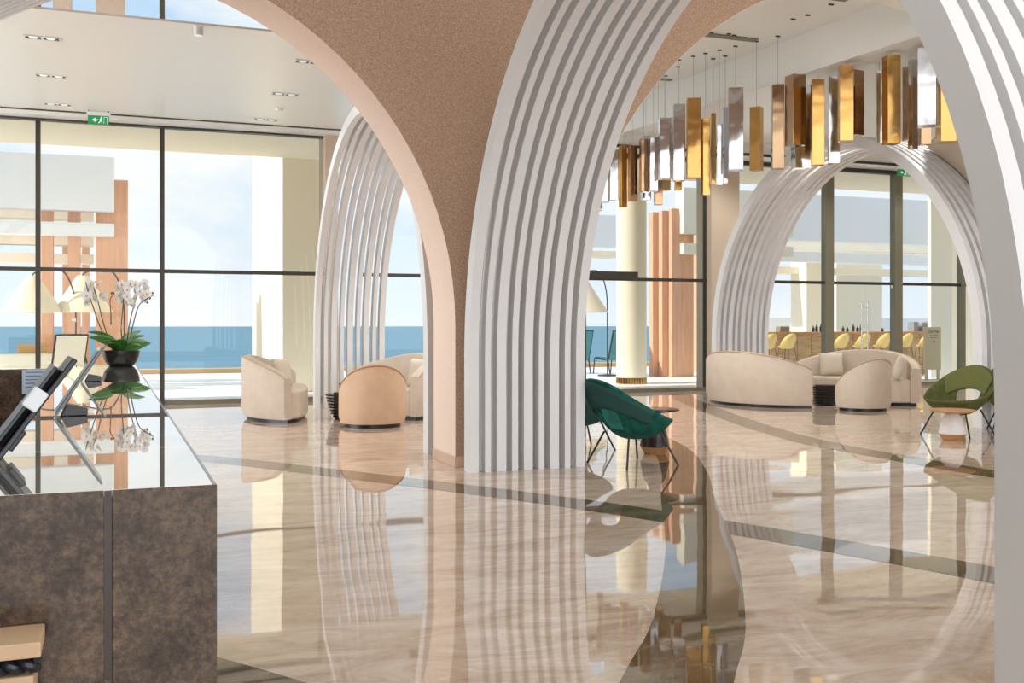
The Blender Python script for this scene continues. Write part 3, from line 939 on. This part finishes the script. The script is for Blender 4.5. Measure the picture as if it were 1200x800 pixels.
def chair_at(lat, d, back_deg, fabric, piping, label):
    a = math.radians(back_deg)
    x, y = cam_xy(lat, d)
    t = empty('tub_chair', (x, y, 0), face_dir(math.cos(a), math.sin(a)))
    tag(t, label, 'armchair')
    return tub(t, 0.43, 0.10, math.radians(100), 0.80, 0.40, fabric, piping, 0.40, 0.30, 0.9, 0.02)
chair_at(-1.79, 13.45, 285, FABRIC2, PIPING2, 'peach tan tub armchair with round back in front of the ribbed arch')
chair_at(5.32, 15.95, 290, FABRIC, PIPING, 'beige tub armchair with round back before the two cushion sofa')

def cushion(lat, d, z, rz, tilt, label, w=0.41):
    x, y = cam_xy(lat, d)
    v, f = [], []
    n = 10
    for s in (1, -1):
        for j in range(n + 1):
            for i in range(n + 1):
                u, q = i / n * 2 - 1, j / n * 2 - 1
                th = 0.075 * ((1 - u ** 4) * (1 - q ** 4)) ** 0.6
                pin = 1 - 0.06 * (1 - abs(u)) * abs(q) - 0.06 * (1 - abs(q)) * abs(u)
                v.append((u * w / 2 * pin, s * th, q * w / 2 * pin + w / 2))
    o_ = (n + 1) ** 2
    for s in (0, 1):
        for j in range(n):
            for i in range(n):
                a = s * o_ + j * (n + 1) + i
                q = (a, a + 1, a + n + 2, a + n + 1)
                f.append(q if s else q[::-1])
    me = MB().add(v, f).mesh('sofa_cushion', CUSHION, True)
    bm = bmesh.new(); bm.from_mesh(me); bmesh.ops.remove_doubles(bm, verts=bm.verts, dist=1e-4); bm.to_mesh(me); bm.free()
    o = link('sofa_cushion', me, None, loc=(x, y, z), rot=(tilt, 0, rz))
    tag(o, label, 'cushion')
    return o
cushion(5.46, 17.86, 0.42, CAMRZ + 0.0, -0.25, 'plain linen cushion at the middle of the two cushion sofa')
cushion(6.12, 16.72, 0.42, CAMRZ + 1.15, 0.25, 'linen cushion standing at the arm end of the two cushion sofa')
cushion(-3.20, 14.72, 0.42, CAMRZ + 1.2, -0.2, 'linen cushion inside the sofa by the sea window')
cushion(-1.30, 14.75, 0.42, CAMRZ - 0.4, -0.2, 'linen cushion on the sofa behind the brown pier')

def ribbed_table(lat, d, label, tiers=8, upper=True):
    x, y = cam_xy(lat, d)
    t = empty('coffee_table', (x, y, 0))
    tag(t, label, 'coffee table')
    MB().lathe([(0.14, 0.0), (0.16, 0.02), (0.16, 0.03 + tiers * 0.042)], 24).build('core', BLACK, t)
    for k in range(tiers):
        r = 0.17 + 0.10 * (k / 7) ** 0.7
        MB().lathe([(r, 0.03 + k * 0.042), (r, 0.052 + k * 0.042)], 32).build('disc', DARKTOP, t)
    if not upper:
        return t
    MB().lathe([(0.13, 0.36), (0.13, 0.50)], 24, 0.08, 0.0).build('upper_core', BLACK, t)
    for k in range(3):
        MB().lathe([(0.17, 0.385 + k * 0.042), (0.17, 0.405 + k * 0.042)], 32, 0.08).build('disc', DARKTOP, t)
    return t
ribbed_table(-2.30, 14.45, 'dark ribbed disc coffee table beside the peach tan tub armchair')
ribbed_table(5.06, 16.95, 'dark ribbed disc coffee table beside the beige tub armchair', 7, False)

# ------------------------------------------------------------------ velvet lounge chairs
def lounge(x, y, rz, fabric, pad, label):
    t = empty('lounge_chair', (x, y, 0), rz)
    tag(t, label, 'lounge chair')
    nu, nv = 40, 10
    def pt(a, s, off=0.0):
        b_ = ((1 + math.cos(a)) / 2)           # 1 at the back (-y), 0 in front
        rim = 0.41 + 0.40 * b_ ** 1.9
        r = (0.40 + off) * s ** 0.75
        z = 0.235 + (rim - 0.235) * s ** 2.0
        return (r * math.sin(a), -r * math.cos(a) * 0.98 - 0.10 * b_ * s * s, z)
    v, f = [], []
    for j in range(nv + 1):
        for i in range(nu):
            a = 2 * PI * (i + 0.5) / nu
            if a > PI:
                a -= 2 * PI
            v.append(pt(a, max(j / nv, 0.03)))
    for j in range(nv):
        for i in range(nu):
            a = 2 * PI * (i + 1) / nu
            if a > PI:
                a -= 2 * PI
            s = (j + 0.5) / nv
            if ((abs(a) / 0.62) ** 2 + ((s - 0.56) / 0.17) ** 2) < 1:
                continue                       # oval opening between seat and back
            k = (i + 1) % nu
            f.append((j * nu + i, j * nu + k, (j + 1) * nu + k, (j + 1) * nu + i))
    sh = MB().add(v, f).build('shell', fabric, t, True)
    so = sh.modifiers.new('thick', 'SOLIDIFY'); so.thickness = 0.035; so.offset = -1
    sb = sh.modifiers.new('round', 'SUBSURF'); sb.levels = sb.render_levels = 1
    v, f = [], []
    A, B = 22, 5
    for j in range(B + 1):
        for i in range(A + 1):
            a = -1.0 + 2.0 * i / A
            s = 0.70 + (0.985 - 0.70) * j / B
            p = pt(a, s, -0.045)
            v.append((p[0], p[1] + 0.012, p[2] + 0.015))
    for j in range(B):
        for i in range(A):
            q = j * (A + 1) + i
            f.append((q, q + 1, q + A + 2, q + A + 1))
    pdm = MB().add(v, f).build('back_pad', pad, t, True)
    so = pdm.modifiers.new('thick', 'SOLIDIFY'); so.thickness = 0.03; so.offset = 0
    sb = pdm.modifiers.new('round', 'SUBSURF'); sb.levels = sb.render_levels = 1
    v, f = [], []
    for j in range(B + 1):
        for i in range(A + 1):
            a = -1.5 + 3.0 * i / A
            s = 0.74 + (0.97 - 0.74) * j / B
            p = pt(a, s, 0.014)
            v.append((p[0], p[1] - 0.004, p[2] - 0.004))
    for j in range(B):
        for i in range(A):
            q = j * (A + 1) + i
            f.append((q, q + 1, q + A + 2, q + A + 1))
    ob_ = MB().add(v, f).build('outer_back', pad, t, True)
    so = ob_.modifiers.new('thick', 'SOLIDIFY'); so.thickness = 0.012; so.offset = 0
    for sx, sy in ((1, 1), (1, -1), (-1, 1), (-1, -1)):
        MB().tube([(sx * 0.185, sy * 0.185, 0.30), (sx * 0.30, sy * 0.30, 0.0)], 0.010, 8).build('leg', BLACK, t, True)
    return t
def lounge_at(px, d, back_deg, *r):
    a = math.radians(back_deg)
    x, y = cam_xy((px - 600) / FPX * d, d)
    return lounge(x, y, face_dir(math.cos(a), math.sin(a)), *r)
lounge_at(741, 9.75, 212, TEAL, TEALPAD, 'teal velvet lounge chair with thin black legs beside the ribbed pier')
lounge_at(676, 11.0, 200, TEALPAD, TEALPAD, 'dark grey green lounge chair mostly hidden behind the ribbed pier')
lounge_at(1122, 12.35, 40, OLIVE, OLIVEPAD, 'olive green lounge chair facing the hall behind a small white table')
lounge_at(1191, 12.7, 70, OLIVE, OLIVEPAD, 'olive lounge chair showing only a sliver beside the near pier')

def side_table(px, d, top, body, label, h=0.40, R=0.25):
    x, y = cam_xy((px - 600) / FPX * d, d)
    t = empty('side_table', (x, y, 0))
    tag(t, label, 'side table')
    MB().lathe([(0.10, 0.0), (0.145, 0.075)], 32).build('foot', WOOD, t, True)
    MB().lathe([(0.145, 0.075), (0.15, 0.085), (0.115, 0.24), (0.07, 0.30), (0.06, h - 0.03)], 32).build('pedestal', body, t, True)
    MB().lathe([(R - 0.1, h - 0.035), (R, h - 0.012), (R, h), (R - 0.01, h + 0.004)], 40).build('table_top', top, t, True)
    return t
side_table(1116, 11.75, WOOD, WHITEGLAZE, 'small round table with glazed white pedestal before the olive chair', 0.345, 0.245)
side_table(767, 10.55, DARKTOP, DARKTOP, 'small round dark table behind the teal lounge chair', 0.45, 0.25)

# ------------------------------------------------------------------ chandelier
ch = empty('chandelier', (8.6, 13.0, 4.0))
tag(ch, 'chandelier of hanging gold, bronze and silver mirror boxes', 'chandelier')
BOX = [ # px0, px1, py0, py1, material, row, angle
 (699, 706, 185, 247, 'b', 1, .1), (705, 714, 190, 237, 's', 0, .1), (714, 725, 176, 235, 's', 0, .1), (725, 735, 171, 243, 'g', 0, .5), (735.5, 747, 171, 236, 'b', 0, .4),
 (749, 760, 163, 225, 'b', 0, .3), (751, 763, 160, 235, 's', 1, .2), (760.5, 771, 161, 224, 's', 0, .2), (766, 777, 165, 240, 'b', 1, .2), (771, 787, 139, 210, 's', 0, .15),
 (788, 803, 123, 212, 's', 0, .1), (790, 799, 150, 223, 'g', 1, .2), (774, 786, 150, 223, 's', 2, .2), (804, 821, 116, 209, 'g', 0, .1), (821.5, 832, 139, 229, 'g', 0, .3),
 (832.5, 839, 133, 216, 'g', 1, .2), (839, 847, 146, 217, 's', 0, .2), (847, 853, 126, 215, 's', 1, .2), (853, 871, 104, 200, 's', 0, .05),
 (878.5, 894.5, 126, 200, 'g', 0, 1.2), (904, 919, 100, 198, 'b', 0, .1), (920, 944, 87, 171, 'b', 0, .6), (927, 950, 101, 198, 's', 1, .3), (950, 966, 94, 194, 'g', 0, .15),
 (970, 984, 90, 192, 's', 1, .1), (982, 1000, 78, 166, 'g', 0, .15), (992, 1012.5, 66, 159, 'b', 1, .8), (1026, 1034.5, 83, 169, 's', 1, .2), (1034, 1055, 54, 169, 'g', 0, .45),
 (1057, 1065, 79, 165, 'b', 1, .2), (1064, 1075.5, 64, 175, 's', 1, .7), (1075, 1096.5, 53, 148, 's', 0, .05), (1076, 1091, 75, 170, 'b', 2, .3), (1097, 1120, 64, 167, 'g', 0, .35)]
cbl = MB()
for px0, px1, py0, py1, mk, row, ang in BOX:
    px = (px0 + px1) / 2
    d = 1 / (1 / 17.3 + (px - 700) / 410 * (1 / 12.9 - 1 / 17.3)) + row * 0.42
    x, y = cam_xy((px - 600) / FPX * d, d)
    z0, z1 = EYE + (380 - py1) / FPX * d, EYE + (380 - py0) / FPX * d
    z1 = min(z1, 4.74)
    w = (px1 - px0) / FPX * d
    beta = math.atan((px - 600) / FPX)
    s = w / (abs(math.cos(ang)) + abs(math.sin(ang)))
    mb_ = MB().box(-s / 2, s / 2, -s / 2, s / 2, z0 - 4.0, z1 - 4.0)
    o = mb_.build('mirror_box', {'g': GOLD, 'b': BRONZE, 's': SILVER}[mk], ch, loc=(x - 8.6, y - 13.0, 0), rot=(0, 0, CAMRZ - beta + ang), bev=0.004)
    xb = 8.75 + (YW - y) / (YW - Y1) * 0.47
    zc = 5.35 if x + s < xb - 0.05 else 4.79
    MB().tube([(x - 8.6, y - 13, z1 - 4.0), (x - 8.6, y - 13, zc - 4.0)], 0.004, 5).build('cable', CABLE, ch)
    if zc > 5:
        MB().box(x - 8.6 - 0.03, x - 8.6 + 0.03, y - 13 - 0.015, y - 13 + 0.015, 1.335, 1.35).build('ceiling_anchor', DARKMETAL, ch)
for k in range(60):      # spare anchors and cables over the atrium
    x, y = random.uniform(5.6, 8.6), random.uniform(10.6, 17.4)
    MB().box(x - 8.63, x - 8.57, y - 13.015, y - 12.985, 1.335, 1.35).build('ceiling_anchor', DARKMETAL, ch)

# ------------------------------------------------------------------ reception desk
ZC = 1.0
dk = empty('reception_desk', (0.19, 2.03, 0))
tag(dk, 'dark brown marble reception desk with mirror-polished top', 'reception desk')
def dbox(name, x0, x1, y0, y1, z0, z1, material, bev=0.0):
    return MB().box(x0 - 0.19, x1 - 0.19, y0 - 2.03, y1 - 2.03, z0, z1).build(name, material, dk, bev=bev)
XI = -0.27
for a, b_ in ((-2.2, -0.0075), (0.006, 0.19)):
    dbox('front_panel', a, b_, 2.03, 2.036, 0.0, ZC, MARBLE, 0.0015)
dbox('dark_strip', -0.0072, 0.0057, 2.0315, 2.037, 0.66, ZC - 0.001, DARKMARBLE)  # narrow darker strip let into the upper part of the front
dbox('front_panel', -0.0072, 0.0057, 2.03, 2.036, 0.0, 0.66, MARBLE)
dbox('carcass', -2.2, 0.183, 2.037, 2.069, 0.0, ZC - 0.013, DARKMARBLE)
dbox('side_panel', 0.184, 0.19, 2.0365, 8.4, 0.0, ZC, MARBLE)
dbox('inner_panel', XI, XI + 0.03, 2.7, 7.8, 0.0, ZC - 0.012, MARBLE)
dbox('far_panel', -2.2, XI, 7.8, 7.84, 0.0, ZC - 0.012, MARBLE)
dbox('back_panel', -2.2, 0.15, 8.36, 8.4, 0.0, ZC - 0.012, MARBLE)
dbox('near_inner_panel', -2.2, XI, 2.66, 2.70, 0.0, ZC - 0.012, MARBLE)
for x0, x1, y0, y1 in ((-2.2, 0.1835, 2.0365, 2.70), (XI, 0.1835, 2.702, 3.868), (XI, 0.1835, 3.872, 8.4), (-2.2, XI - 0.002, 7.8, 8.4)):
    dbox('top_slab', x0, x1, y0, y1, ZC - 0.012, ZC, TOPSTONE, 0.001)

# orchid bowl
ob = empty('orchid_bowl', (0.085, 8.08, ZC))
tag(ob, 'white orchids in a black glazed bowl at the far end of the desk', 'orchid')
MB().lathe([(0.078, 0), (0.088, 0.006), (0.112, 0.035), (0.126, 0.075), (0.130, 0.112), (0.124, 0.112), (0.118, 0.098), (0.03, 0.092)], 36).build('bowl', POT, ob, True)
def leaf(az, L_, lift, w, tw=0.9):
    n, q = 9, 4
    v, f = [], []
    for i in range(n + 1):
        u = i / n
        r = 0.02 + L_ * u * math.cos(lift * (1 - 0.6 * u))
        z = 0.11 + L_ * u * math.sin(lift) * (1 - 0.45 * u)
        ww = w * math.sin(PI * (0.08 + 0.9 * u)) ** 0.7
        for j in range(q + 1):
            t_ = j / q * 2 - 1
            c1, s1 = t_ * ww * math.cos(tw), t_ * ww * math.sin(tw)
            rx = -s1 * math.sin(lift) * 0.9
            v.append(((r + rx) * math.cos(az) - c1 * math.sin(az), (r + rx) * math.sin(az) + c1 * math.cos(az), z + 0.2 * ww * t_ * t_ + s1 * math.cos(lift)))
    for i in range(n):
        for j in range(q):
            a = i * (q + 1) + j
            f.append((a, a + 1, a + q + 2, a + q + 1))
    o = MB().add(v, f).build('leaf', LEAF, ob, True)
    so = o.modifiers.new('thick', 'SOLIDIFY'); so.thickness = 0.004
AZ = lambda lat: CAMRZ if lat > 0 else CAMRZ + PI
for lf in ((0.1, 0.19, 0.55, 0.045), (0.45, 0.17, 0.80, 0.042), (-0.4, 0.22, 1.15, 0.036), (-0.1, 0.14, 0.35, 0.038), (PI - 0.1, 0.26, 1.25, 0.050), (PI + 0.5, 0.21, 1.05, 0.05),
           (PI - 0.6, 0.19, 0.95, 0.045), (-1.4, 0.16, 1.2, 0.055, 0.2), (-1.9, 0.14, 0.9, 0.05, 0.2), (PI + 0.9, 0.16, 0.9, 0.045, 0.4), (1.3, 0.26, 1.45, 0.04, 0.3)):
    leaf(CAMRZ + lf[0], *lf[1:])
kk = 8.1 / ray(145, 0)[1] / FPX      # metres per photograph pixel at the bowl
def opt(px, py, dep=0.0):
    l = (px - 144) * kk
    return Vector((l * cs + dep * sn, -l * sn + dep * cs, (428 - py) * kk))
stems = [[(136, 410), (122, 385), (113, 360), (106, 338), (104, 330)], [(134, 408), (124, 378), (117, 350), (112, 333), (116, 329)], [(146, 408), (144, 385), (146, 360), (147, 340), (143, 331)],
         [(150, 408), (152, 385), (157, 362), (163, 342), (166, 331)], [(151, 409), (156, 382), (163, 358), (172, 350), (181, 345)], [(130, 380), (129.6, 365), (129, 350), (134, 343)]]
for k, sline in enumerate(stems):
    MB().tube([opt(a, b_, -0.02 + 0.012 * k) for a, b_ in smooth_line(sline, 4)], 0.0045, 6, 0.003).build('stem', STEM, ob, True)
PET = MB()
for k in range(5):
    a = PI / 2 + 2 * PI * k / 5
    L_, w_ = 0.033, (0.020 if k in (1, 4) else 0.013)
    d_, p_ = Vector((math.cos(a), 0, math.sin(a))), Vector((-math.sin(a), 0, math.cos(a)))
    vs = [Vector((0, 0, 0)), d_ * L_ * .5 + p_ * w_, d_ * L_ * .9 + p_ * w_ * .6, d_ * L_ + Vector((0, 0.004, 0)), d_ * L_ * .9 - p_ * w_ * .6, d_ * L_ * .5 - p_ * w_, d_ * L_ * .55 + Vector((0, -0.006, 0))]
    PET.add(vs, [(0, 1, 6), (1, 2, 6), (2, 3, 6), (3, 4, 6), (4, 5, 6), (5, 0, 6)])
petal_me = PET.mesh('bloom', PETAL, True)
cen_me = MB().ball((0, -0.008, -0.003), 0.007, 0.007, 0.008, 8, 5).mesh('bloom_centre', YELLOWC, True)
BL = [(107, 338), (113, 334), (119, 333), (106, 346), (104, 354), (112, 343), (121, 345), (126, 348), (117, 350), (108, 331),
      (139, 336), (147, 333), (152, 339), (140, 345), (147, 344), (154, 347), (142, 352), (150, 353), (157, 352), (153, 332),
      (163, 333), (170, 331), (174, 337), (162, 341), (168, 341), (172, 346), (161, 349), (169, 350), (158, 356), (176, 344)]
for k, (a, b_) in enumerate(BL):
    p = opt(a, b_, random.uniform(-0.05, 0.05))
    o = link('bloom', petal_me, ob, loc=p, rot=(random.uniform(-.4, .4), random.uniform(-.4, .4), CAMRZ + random.uniform(-.9, .9)))
    link('bloom_centre', cen_me, o)
for k, (a, b_) in enumerate([(133, 343), (181, 343), (178, 349), (175, 354), (104, 330), (135, 343)]):
    MB().ball(opt(a, b_), 0.007, 0.007, 0.009, 8, 6).build('bud', STEM, ob, True)

# leaning tablets and till on the desk
def lean_frame(px, py, d, tilt):
    """local x: across the view and up (leaning), local y: away from the viewer, local z: normal"""
    x, y = cam_xy((px - 600) / FPX * d, d)
    z = EYE + (380 - py) / FPX * d
    lat, dep = Vector((cs, -sn, 0)), Vector((sn, cs, 0))
    beta = math.atan((px - 600) / FPX)
    R = Matrix.Rotation(-beta, 3, 'Z')
    lat, dep = R @ lat, R @ dep
    u = lat * math.cos(tilt) + Vector((0, 0, 1)) * math.sin(tilt)
    w = u.cross(dep)
    M_ = Matrix((u, dep, w)).transposed().to_4x4()
    M_.translation = (x, y, z)
    return M_
GREYGLASS = mat('grey_glass_edge', hexc(100, 110, 108), 0.12)
SCREEN = mat('dark_screen', (0.02, 0.022, 0.025, 1), 0.3)
def tablet(px, py, d, L_, wid, label):
    t = empty('tablet')
    t.matrix_world = lean_frame(px, py, d, math.radians(57))
    tag(t, label, 'tablet')
    MB().box(0, L_, 0, wid, -0.004, 0.004).build('glass_panel', GREYGLASS, t, bev=0.002)
    MB().box(0.012, L_ - 0.012, 0.012, wid - 0.012, 0.0042, 0.0052).build('screen', SCREEN, t)
    M_ = t.matrix_world.inverted()
    st_ = MB()
    mw = t.matrix_world
    ax = Vector((mw[0][0], mw[1][0], 0)).normalized()
    dp = Vector((mw[0][1], mw[1][1], 0)).normalized()
    b0 = mw.translation + dp * wid * 0.5
    zz = ZC - b0.z + 0.0015
    v = [b0 + ax * 0.018 + dp * s + Vector((0, 0, zz)) for s in (-0.05, 0.05)] + [b0 + ax * 0.10 + dp * s + Vector((0, 0, zz)) for s in (-0.05, 0.05)]
    v += [b0 + ax * 0.10 + dp * s + Vector((0, 0, zz + 0.022)) for s in (-0.05, 0.05)] + [b0 + ax * 0.036 + dp * s + Vector((0, 0, zz + 0.036)) for s in (-0.05, 0.05)]
    st_.add([M_ @ p for p in v], [(0, 2, 3, 1), (2, 4, 5, 3), (4, 6, 7, 5), (6, 0, 1, 7), (0, 6, 4, 2), (1, 3, 5, 7)])
    st_.build('stand', BLACK, t, bev=0.002)
    return t
tablet(64, 488.5, 3.36, 0.26, 0.20, 'thin grey tablet leaning on a black wedge stand, middle of the desk')
tablet(95, 446.5, 5.45, 0.22, 0.18, 'thin grey tablet leaning on a black wedge stand, closer to the orchids')
till = empty('till_terminal')
till.matrix_world = lean_frame(-2, 543, 2.27, math.radians(54))
tag(till, 'thick black till terminal leaning at the near corner of the desk', 'terminal')
MB().box(0.0, 0.272, 0.0, 0.2, 0.0, 0.012).build('back_shell', BLACK, till, bev=0.003)
MB().box(0.03, 0.235, 0.02, 0.18, 0.012, 0.024).build('body', BLACK, till, bev=0.006)
MB().box(-0.01, 0.235, 0.0, 0.2, 0.024, 0.032).build('screen', SCREEN, till, bev=0.002)
MB().box(0.03, 0.08, 0.05, 0.15, -0.012, 0.0).build('hinge', BLACK, till, bev=0.003)
o = MB().box(0.130, 0.178, -0.034, -0.002, 0.006, 0.04).build('card_reader', mat('white_plastic', (0.75, 0.76, 0.78, 1), 0.4), None, bev=0.004)
o.matrix_world = till.matrix_world.copy()
tag(o, 'small white card reader clipped on the black till terminal', 'card reader')
PAPER = mat('printed_paper', hexc(200, 214, 232), 0.7)
YPp = 7.55
dp_ = empty('document_stand', (PX(50, YPp), YPp, 0.0))
tag(dp_, 'pale blue printed sheet propped in front of the marble desk wing', 'document stand')
za, zb_ = PZ(50, 461, YPp), PZ(50, 433, YPp)
hw = (PX(75, YPp) - PX(27, YPp)) / 2
MB().box(-hw, hw, 0, 0.008, za, zb_).build('sheet', PAPER, dp_)
for k in range(5):
    MB().box(-hw + 0.02, hw - 0.03 - 0.02 * (k % 3), -0.002, 0.0, zb_ - 0.02 - k * 0.024, zb_ - 0.013 - k * 0.024).build('text_line', mat('blue_grey_ink', hexc(120, 138, 168), 0.8) if k == 0 else bpy.data.materials['blue_grey_ink'], dp_)
MB().tube([(0, 0.03, 0), (0, 0.03, zb_ - 0.03)], 0.01, 8).build('post', BLACK, dp_)
MB().lathe([(0.09, 0), (0.09, 0.012)], 20, 0, 0.03).build('base', BLACK, dp_)

# tan stand with twisted dark cord in front of the desk
d_ = 1.74
xr, yr = cam_xy((48 - 600) / FPX * d_, d_)
zt_ = EYE - (752 - 380) / FPX * d_
bx = empty('tan_stand', (xr, yr, 0))
tag(bx, 'tan box stand holding a dark twisted cord before the marble desk', 'stand')
zq0, zq1 = zt_ - 0.058, zt_ - 0.026
MB().box(-0.6, 0, 0, 0.12, zq1, zt_).build('lid', TANBOX, bx, bev=0.003)
MB().box(-0.6, -0.012, 0.012, 0.12, 0, zq0).build('body', TANBOX, bx, bev=0.003)
MB().box(-0.6, -0.012, 0.05, 0.12, zq0, zq1).build('recess_back', TANBOX, bx)
cb = MB()
for s in (0, PI):
    cb.tube([(-0.004 - 0.25 * u / 60, 0.024 + 0.010 * math.sin(u * 0.5 + s), zq0 + 0.0165 + 0.0068 * math.cos(u * 0.5 + s)) for u in range(61)], 0.0085, 8)
o = cb.build('twisted_cord', mat('dark_cord', (0.012, 0.014, 0.02, 1), 0.3), None, True, loc=(xr - 0.002, yr, 0))
tag(o, 'dark twisted cord lying in the slot of the tan stand', 'cord')
